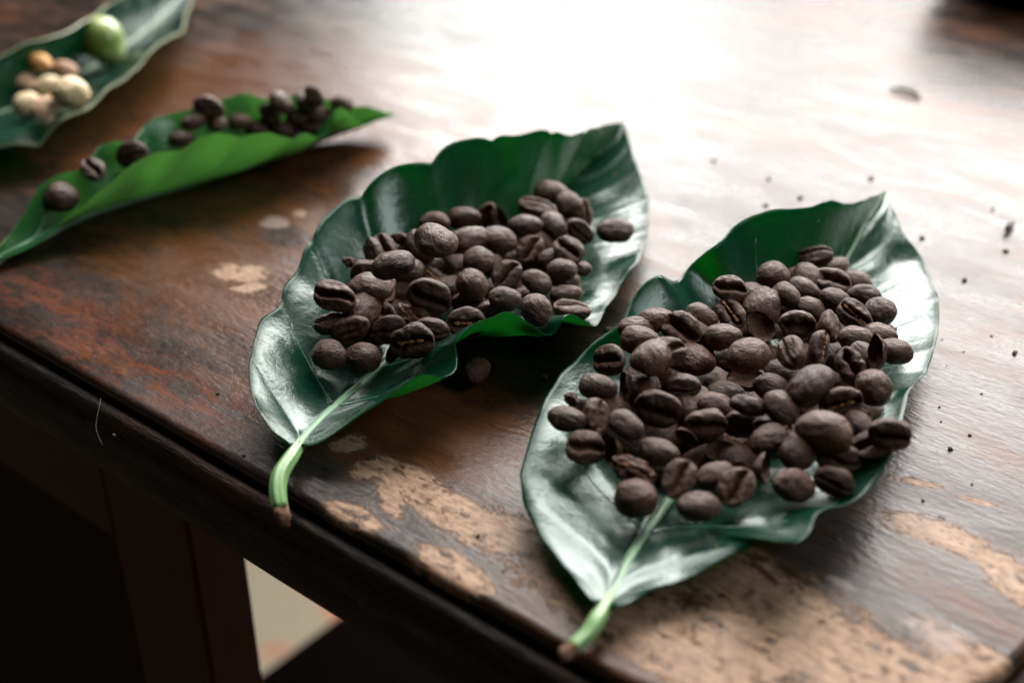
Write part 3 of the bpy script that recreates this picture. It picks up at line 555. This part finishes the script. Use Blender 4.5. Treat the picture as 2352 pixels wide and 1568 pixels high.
L3 = [
 ('R',138,453,88,20,'P','d',0,0,'big round bean nearest the stalk'), ('R',213,388,60,-50,'C','v',0,0,'bean split in two lobes'), ('R',303,356,88,15,'B','f',0,0,'dark bean with lit top'), ('R',272,408,24,30,'F','v',0,1,None),
 ('R',418,320,62,0,'B','d',0,0,None), ('R',445,281,60,20,'B','d',0,0,None), ('R',480,246,70,-30,'B','f',4,0,'dark bean leaning on the far rim'), ('R',498,282,50,-55,'B','d',0,0,None), ('R',550,281,62,-5,'B','d',0,0,None),
 ('R',620,260,54,-45,'B','f',0,0,None), ('R',653,243,36,-50,'B','d',0,0,None), ('R',683,271,62,10,'B','d',0,0,'level bean in the middle of the far heap'), ('R',608,284,50,-40,'B','d',0,0,None), ('R',648,300,44,-20,'B','d',0,0,None), ('R',673,304,38,0,'B','d',0,0,None),
 ('R',590,299,34,-20,'B','d',0,0,None), ('R',714,295,54,10,'B','d',0,0,None), ('R',727,256,60,70,'B','d',0,0,'upright bean at the heap right side'), ('R',703,238,38,-40,'B','d',0,0,None), ('R',722,222,40,-60,'B','f',0,0,'highest bean of the far heap'),
 ('R',785,240,46,-10,'B','d',0,0,'rightmost bean near the leaf tip'), ('R',640,232,34,-60,'B','d',0,0,None), ('R',752,268,40,-30,'B','d',0,0,None),
]
def rows(L):
    out = []
    for (vw, x, y, l, ang, kind, face, lay, ch, key) in L:
        if kind == 'X': continue
        ox, oy, k = ZOOM[vw]; out.append(dict(px=ox + k * x, py=oy + k * y, L=l * k, ang=ang, kind=kind, face=face, lay=lay, ch=ch, key=key))
    return out

TOCAM = np.array([0, -CP, SP]); TOH = np.array([0, -1.0, 0]); UP = np.array([0, 0, 1.0])
def unit(v): return v / (np.linalg.norm(v) + 1e-9)
def place(beans, lf, hmax, ctr, rx, ry, angdeg, base=3.0, march=False):
    """put each bean on its line of sight at the height of the heap, then let neighbours push each other apart"""
    c = P(*ctr); ca, sa = math.cos(math.radians(angdeg)), math.sin(math.radians(angdeg))
    def zheap(x, y):
        if lf is None: return base
        dx, dy = x - c[0], y - c[1]; a_ = (dx * ca + dy * sa) / rx; b_ = (-dx * sa + dy * ca) / ry
        return leaf_z(lf, x, y) + base + hmax * max(0.0, 1 - (a_ * a_ + b_ * b_)) ** .75
    for b in beans:
        d = ray(b['px'], b['py']); z = 8.0
        for _ in range(14):
            p = CAM + d * ((z - CAMH) / d[2]); z = .6 * z + .4 * (zheap(p[0], p[1]) + b['lay'] * 1.5)
        if march:      # follow the line of sight into the fold until it meets the far half of the leaf
            half = lf.G[:, :lf.G.shape[1] // 2 + 1].reshape(-1, 3); z = 15.0
            for zt in np.arange(30.0, 2.0, -.4):
                p = CAM + d * ((zt - CAMH) / d[2]); k = np.argmin((half[:, 0] - p[0]) ** 2 + (half[:, 1] - p[1]) ** 2)
                if (half[k, 0] - p[0]) ** 2 + (half[k, 1] - p[1]) ** 2 < 6 and zt <= half[k, 2] + 5.4: z = zt; break
        p = CAM + d * ((z - CAMH) / d[2]); b['d'] = d; b['p'] = p
        nrm = unit(UP + .9 * TOH); t = math.radians(b['ang'])
        d2 = ray(b['px'] + math.cos(t) * 20, b['py'] - math.sin(t) * 20); q = CAM + d2 * (((p - CAM) @ nrm) / (d2 @ nrm))
        ax = unit(q - p); b['Lmm'] = min(max(min(np.linalg.norm(q - p) * b['L'] / 20.0 * .95, 1.14 * b['L'] * depth_of(p) / F), 2.0 if b['kind'] == 'F' else 5.0 if b['kind'] in 'HT' else 7.0), 10.6 if b['L'] < 130 else 13.6)
        fc = {'d': -unit(UP + .55 * TOH), 'v': unit(UP + .9 * TOH), 'f': unit(TOH + .05 * UP), 'u': unit(UP + .12 * TOH), 'l': unit(np.array([-.9, -.5, .35])), 'r': unit(np.array([.9, -.5, .35]))}[b['face']]
        rs = random.Random(int(b['px'] * 7 + b['py'] * 13)); fc = unit(fc + .22 * np.array([rs.uniform(-1, 1), rs.uniform(-1, 1), rs.uniform(-1, 1)]))
        zax = -fc; ax = unit(ax - zax * (ax @ zax)); yax = np.cross(zax, ax)
        b['R'] = np.stack([ax, yax, zax], 1); b['r'] = b['Lmm'] * (.40 if b['kind'] == 'P' else .31)
        b['zoff'] = 0.0
    for it in range(40):
        for i in range(len(beans)):
            for j in range(i):
                A, B_ = beans[i], beans[j]; dv = A['p'] - B_['p']; D = np.linalg.norm(dv); R_ = A['r'] + B_['r']
                if D < R_:
                    m = .12 * (R_ - D)
                    front, back = (A, B_) if depth_of(A['p']) - 2.2 * A['lay'] < depth_of(B_['p']) - 2.2 * B_['lay'] else (B_, A)
                    front['p'] = front['p'] - unit(front['d']) * m; back['p'] = back['p'] + unit(back['d']) * m
        for b in beans:
            if lf is not None and not march:
                lo = leaf_z(lf, b['p'][0], b['p'][1]) + b['r'] * .85
                if b['p'][2] < lo: b['p'] = b['p'] - unit(b['d']) * min(1.2, (lo - b['p'][2]) * .5)
    return beans
SERIAL = [0]
def emit(b, label, cat, group, mesh_override=None):
    k = b['kind']; SERIAL[0] += 1
    ms = MESHES[k]; me = mesh_override or ms[(SERIAL[0] * 5 + int(b['px'])) % len(ms)]
    nm = {'P': 'peaberry', 'H': 'bean_shell', 'T': 'bean_shard', 'F': 'bean_fragment'}.get(k, 'coffee_bean')
    rs = random.Random(SERIAL[0]); s = b['Lmm'] * S
    o = link(nm, me); R = b['R']; sy, sz = rs.uniform(.94, 1.08), rs.uniform(.95, 1.10)
    if k == 'P': sy = sz = 1.0
    m = Matrix(((R[0][0] * s, R[0][1] * s * sy, R[0][2] * s * sz, b['p'][0] * S), (R[1][0] * s, R[1][1] * s * sy, R[1][2] * s * sz, b['p'][1] * S), (R[2][0] * s, R[2][1] * s * sy, R[2][2] * s * sz, b['p'][2] * S), (0, 0, 0, 1)))
    o.matrix_world = m; tag(o, label, cat, group)
    if b['ch']:
        c_ = link('silverskin', CHAFF[SERIAL[0] % 3], o)
    return o

LOOK = {('B', 'x'): 'dark buried bean', ('B', 'd'): 'smooth oval bean, rounded back up', ('B', 'f'): 'oval bean on its side', ('B', 'l'): 'oval bean leaning left', ('B', 'r'): 'narrow bean standing on edge', ('P', 'd'): 'round peaberry',
        ('C', 'v'): 'creased bean, flat side up', ('C', 'd'): 'wrinkled bean, crease hidden', ('C', 'u'): 'bean with crease facing up', ('C', 'f'): 'bean showing its creased face', ('C', 'l'): 'creased bean turned left', ('C', 'r'): 'creased bean on edge'}
LOOKK = {'O': 'split bean, crease gaping', 'H': 'hollow bean shell', 'T': 'thin dark bean shard', 'F': 'small broken bean fragment', 'C': 'creased bean', 'B': 'smooth oval bean'}
DIRS = ['right of', 'behind and right of', 'behind', 'behind and left of', 'left of', 'in front and left of', 'in front of', 'in front and right of']
USED = set()
def label_all(beans, where, kb=None):
    keys = [b for b in (kb or beans) if b['key']]
    for b in beans:
        if b['key']:
            b['label'] = ('%s, on the %s' % (b['key'], where)); USED.add(b['label']); continue
        look = LOOK.get((b['kind'], b['face'])) or LOOKK.get(b['kind'])
        ks = sorted(keys, key=lambda k: (k['px'] - b['px']) ** 2 + (k['py'] - b['py']) ** 2)
        done = False
        for k, far_ in [(k, '') for k in ks[:9]] + [(k, 'farther ') for k in ks[:9]]:
            dx, dy = b['px'] - k['px'], -(b['py'] - k['py']); o8 = int(round(math.degrees(math.atan2(dy, dx)) / 45)) % 8
            lab = '%s %s the %s, %s' % (look.split(',')[0], far_ + DIRS[o8], k['key'], where)
            if (far_ + DIRS[o8], k['key'], look.split(',')[0]) not in USED and len(lab.split()) <= 16:
                USED.add((far_ + DIRS[o8], k['key'], look.split(',')[0])); done = True; break
        b['label'] = lab
def cat_of(k): return {'H': 'bean shell', 'T': 'bean shard', 'F': 'bean fragment'}.get(k, 'coffee bean')
def heap(L, lf, where, grp, **kw):
    bs = place(rows(L), lf, **kw); label_all(bs, where)
    for b in bs: emit(b, b['label'], cat_of(b['kind']), grp)
    return bs
def filler(bs, lf, where, grp, px_list):
    """beans buried under the heap that show only as dark shapes in its gaps"""
    for (px, py) in px_list:
        p = P(px, py, 3.5); z = leaf_z(lf, p[0], p[1]) + 2.2; p = P(px, py, z); rs = random.Random(int(px + py)); t = rs.uniform(0, 6.28)
        ax = np.array([math.cos(t), math.sin(t), 0]); zax = unit(np.array([rs.uniform(-.3, .3), rs.uniform(-.3, .3), 1])); ax = unit(ax - zax * (ax @ zax)); yax = np.cross(zax, ax)
        fb = dict(px=px, py=py, kind='B', face='x', key=None, Lmm=rs.uniform(8.5, 10.5), R=np.stack([ax, yax, zax], 1), p=p, ch=0); label_all([fb], where, bs); emit(fb, fb['label'], 'coffee bean', grp)
G1, G2, G3 = 'roasted beans heaped on the nearest leaf', 'roasted beans heaped on the middle leaf', 'roasted beans on the slim folded leaf'
B1 = heap(L1, LEAF1, 'nearest leaf', G1, hmax=9.0, ctr=(1690, 880), rx=62, ry=36, angdeg=62)
B2 = heap(L2, LEAF2, 'middle leaf', G2, hmax=8.0, ctr=(1060, 620), rx=70, ry=34, angdeg=58)
B3 = heap(L3, LEAF3, 'folded leaf', G3, hmax=4.0, ctr=(640, 300), rx=50, ry=16, angdeg=40, march=True)
def grid(bs, step, n):
    """spots under the heap, kept well inside the ring of visible beans"""
    X = np.array([(b['px'], b['py']) for b in bs]); out = []
    for gy in range(int(X[:, 1].min()) + 60, int(X[:, 1].max()) - 30, int(step * .72)):
        for gx in range(int(X[:, 0].min()), int(X[:, 0].max()), step):
            q = np.array([gx + ((gy // 7) % 3) * step * .3, gy]); v = X - q; dd = np.hypot(v[:, 0], v[:, 1]); near = v[dd < 190]
            a_ = np.sort(np.arctan2(near[:, 1], near[:, 0])) if len(near) > 5 else np.array([0.0])
            if len(near) > 5 and np.max(np.diff(np.r_[a_, a_[0] + 2 * math.pi])) < 1.5: out.append(tuple(q))
    return out[:n]
filler(B1, LEAF1, 'nearest leaf', G1, grid(B1, 84, 60))
filler(B2, LEAF2, 'middle leaf', G2, grid(B2, 74, 60))
# the bean that rolled under the curled rim
stray = place(rows([('R', 1092, 853, 58, 60, 'B', 'd', 0, 0, 'stray bean')]), None, 0, (1092, 853), 1, 1, 0, base=3.2)[0]
emit(stray, 'stray roasted bean on the bare table under the curled rim of the middle leaf', 'coffee bean', 'roasted beans off the leaves')

# ------------------------------------------------------------------ parchment beans and the green cherry on the far leaf
def far(px, py, L, ang, kind, face, mat, label, base=4.0):
    b = place(rows([('R', px, py, L, ang, kind, face, 0, 0, 'x')]), LEAF4, 0, (px, py), 1, 1, 0, base=base)[0]
    b['Lmm'] = L * depth_of(b['p']) / F * 1.05; b['R'] = b['R'] @ np.diag([1.0, .78 if 'slim' in label else 1.0, .78 if 'slim' in label else 1.0])
    me = bean_mesh('parchment_bean', kind, int(px * 3 + py), mat); o = emit(b, label, 'coffee bean', 'parchment beans on the far leaf', me); o.name = 'parchment_bean'
far(162, 212, 82, -12, 'P', 'd', M_PARCH, 'bright cream parchment bean, largest and rightmost on the far leaf', 6)
far(62, 240, 62, 20, 'P', 'd', M_PARCH, 'tan ball shaped parchment bean at the front left of the far leaf')
far(100, 248, 66, 60, 'B', 'd', M_PARCHP, 'pinkish parchment bean between the tan ball and the cream bean')
far(92, 146, 76, -38, 'B', 'd', M_PARCHO, 'slim orange parchment bean pointing up, topmost of the far pile', 10)
far(150, 160, 66, -25, 'B', 'd', M_PARCHP, 'pale pink oval parchment bean right of the slim orange one', 7)
far(112, 198, 60, 10, 'B', 'd', M_PARCH, 'small cream parchment bean at the middle of the far pile', 6)
far(128, 232, 58, 30, 'B', 'd', M_PARCHO, 'orange tan parchment bean under the front of the bright cream one', 4)
far(60, 190, 54, -30, 'B', 'd', M_PARCHP, 'brownish parchment bean at the left side of the far pile', 5)
far(80, 208, 56, -10, 'B', 'd', M_PARCHP, 'dull tan parchment bean half hidden at the middle of the far pile')
a = N('green_cherry_skin'); v = a.co(); c = a.mix(a.ss(a.noise(v, 90, 3), .4, .65), (.13, .20, .035), (.29, .36, .12))
M_CHERRY = a.done(a.bsdf(Base_Color=c, Roughness=.30, Specular_IOR_Level=.5, Normal=a.bump(a.noise(v, 500, 3), .1, .0003)))
p0 = P(236, 92, 14); rad = 51 * depth_of(p0) / F
bm = bmesh.new(); bmesh.ops.create_uvsphere(bm, u_segments=40, v_segments=28, radius=1)
for vv in bm.verts:
    q = vv.co.copy(); s_ = 1 + .04 * mnoise.noise(q * 1.4); q.z *= 1.12
    if q.z < -.7: q.z -= (abs(q.z) - .7) * .25
    vv.co = q * s_ * rad * S
for f_ in bm.faces: f_.smooth = True
ch = bm_obj('coffee_cherry', bm, M_CHERRY); lz = leaf_z(LEAF4, p0[0], p0[1]); ch.location = Vector(P(236, 92, max(lz + rad * .9, 11))) * S
ch.rotation_euler = Vector((-.55, .35, .75)).to_track_quat('Z', 'Y').to_euler()
tag(ch, 'round unripe green coffee cherry resting on the far leaf at upper left', 'coffee cherry')
bm = bmesh.new(); bmesh.ops.create_cone(bm, cap_ends=True, segments=16, radius1=rad * .16 * S, radius2=rad * .22 * S, depth=rad * .16 * S)
bmesh.ops.translate(bm, verts=bm.verts, vec=(0, 0, -rad * 1.17 * S)); cp = bm_obj('calyx_scar', bm, M_STEMEND, ch)

# ------------------------------------------------------------------ crumbs and bits on the table
M_CRUMB = simple('black_crumb', (.020, .014, .012), .6, 2500, .6)
def crumb_mesh(seed):
    bm = bmesh.new(); bmesh.ops.create_icosphere(bm, subdivisions=2, radius=1)
    for vv in bm.verts: vv.co *= 1 + .6 * mnoise.noise(vv.co * 1.3 + Vector((seed * 5, 0, 0))); vv.co.z *= .7
    me = bpy.data.meshes.new('crumb'); bm.to_mesh(me); bm.free(); me.materials.append(M_CRUMB); return me
CR = [crumb_mesh(s) for s in range(5)]
CRUMBS = [(1640, 372, 5, 'behind the middle leaf, farthest from the camera'), (1765, 412, 5, 'behind both big leaves, right of the farthest crumb'), (1758, 473, 5, 'behind the nearest leaf, left of a pair'), (1838, 456, 6, 'behind the nearest leaf tip, right of a pair'),
 (2000, 411, 6, 'right behind the tip of the nearest leaf'), (2118, 548, 6, 'just right of the nearest leaf below its tip'), (2215, 645, 6, 'right of the nearest leaf at its widest'), (2310, 578, 6, 'near the right edge below the hooked flake'),
 (2280, 482, 4, 'near the right edge above the hooked flake'), (2330, 812, 6, 'at the far right edge beside the nearest leaf'), (2183, 1032, 6, 'right of the bean hanging over the leaf rim'), (1250, 868, 8, 'left of the nearest leaf in the dark gap between leaves'),
 (1395, 760, 8, 'between the two big leaves at the tip of the curled rim'), (2120, 1150, 4, 'on bare wood right of the nearest leaf'), (1098, 1232, 5, 'on the pale bare patch near the middle stalk'), (2228, 1000, 4, 'on grey wood right of the nearest leaf'),
 (262, 1000, 4, 'on red brown wood by the table edge at left'), (500, 905, 4, 'on rough varnish left of the middle leaf'), (560, 1047, 4, 'close to the table edge left of the middle stalk')]
for i, (px, py, r, wh) in enumerate(CRUMBS):
    g = P(px, py); rr = r * depth_of(g) / F; o = link('crumb', CR[i % 5]); o.location = Vector((g[0], g[1], rr * .45)) * S; o.scale = (rr * S,) * 3; o.rotation_euler = (0, 0, i * 1.3)
    tag(o, 'tiny dark crumb ' + wh, 'crumb', 'crumbs scattered on the table')
ORD = ['nearest', 'second nearest', 'third nearest', 'fourth nearest', 'fifth nearest', 'sixth nearest', 'seventh nearest', 'farthest']
SPECKS = sorted([(rng.uniform(2150, 2345), rng.uniform(740, 1190)) for _ in range(8)], key=lambda q: -q[1])
for i, q in enumerate(SPECKS):
    g = P(*q); rr = rng.uniform(1.6, 3.2) * depth_of(g) / F; o = link('crumb', CR[i % 5]); o.location = Vector((g[0], g[1], rr * .45)) * S
    o.scale = (rr * S, rr * S * rng.uniform(.6, 1.4), rr * S); o.rotation_euler = (0, 0, i * 1.7)
    tag(o, 'very fine speck right of the nearest leaf, %s to the camera of eight' % ORD[i], 'crumb', 'fine specks right of the nearest leaf')
LCR = [(763, 931, 6, LEAF2, 'on the sheen of the middle leaf beside its midrib'), (2056, 758, 5, LEAF1, 'on the right side of the nearest leaf above the lone bean'), (2040, 1093, 4, LEAF1, 'on the right rim of the nearest leaf')]
for i, (px, py, r, lf, wh) in enumerate(LCR):
    g = P(px, py, 3); z = leaf_z(lf, g[0], g[1]); g = P(px, py, z); z = leaf_z(lf, g[0], g[1]); g = P(px, py, z); rr = r * depth_of(g) / F; o = link('crumb', CR[i]); o.location = Vector((g[0], g[1], z + rr * .5)) * S; o.scale = (rr * S,) * 3
    tag(o, 'tiny dark crumb ' + wh, 'crumb', 'crumbs scattered on the leaves')
def strip(name, pts, radii, mat, label, cat, flat=.4):
    V_, F_ = tube(smooth_curve(pts, 14), np.interp(np.linspace(0, 1, 14), np.linspace(0, 1, len(radii)), radii), 8, flat); o = link(name, mesh(name, V_, F_, mat)); tag(o, label, cat); return o
M_CHIP = simple('grey_green_flake', (.09, .10, .075), .95, 900, .3, .3, .05)
strip('leaf_flake', [P(2042, 206, .6), P(2070, 205, 1.2), P(2096, 212, 1.2), P(2114, 226, .6)], [.4, .85, .85, .4], M_CHIP, 'small curled grey green flake on the sunlit table at upper right', 'flake', .9)
strip('husk_hook', [P(2308, 530, .6), P(2316, 522, 1.4), P(2322, 512, 1.4), P(2330, 512, .7)], [.5, .9, .8, .3], M_CRUMB, 'tiny hooked dark flake on the table near the right edge', 'flake', .7)
M_FIBRE = simple('pale_fibre', (.45, .38, .28), .6, 900)
strip('fibre', [T(38, -1.0, -3.2), T(40, -2.5, -3.0), T(42, -5.5, -6.5), T(45, -6.5, -9.0)], [.025, .03, .03, .02], M_FIBRE, 'thin pale fibre caught on the table edge moulding at left', 'fibre', 1)
# guessed bowl added for an unidentified dark shape, far right of the table
bm = bmesh.new(); prof = [(0, 4), (30, 4), (44, 10), (52, 26), (54, 44), (52, 45), (49, 43), (47, 27), (40, 13), (0, 8)]
rings = []
for (r_, z_) in prof:
    rings.append([bm.verts.new((r_ * math.cos(k * math.pi / 24) * S, r_ * math.sin(k * math.pi / 24) * S, (z_ - 4) * S)) for k in range(48)] if r_ else [bm.verts.new((0, 0, (z_ - 4) * S))])
for A_, B_ in zip(rings, rings[1:]):
    for k in range(48):
        q = [A_[k % len(A_)], A_[(k + 1) % len(A_)], B_[(k + 1) % len(B_)], B_[k % len(B_)]]; q = list(dict.fromkeys(q))
        if len(q) > 2: bm.faces.new(q)
for f_ in bm.faces: f_.smooth = True
bw = bm_obj('guessed_bowl', bm, M_LEG); g = P(2440, -25); bw.location = Vector((g[0], g[1], .2)) * S; bw.location.z = .0003
tag(bw, 'unidentified dark brown shape, built as a bowl, blurred, cut off by the upper right corner', 'bowl')
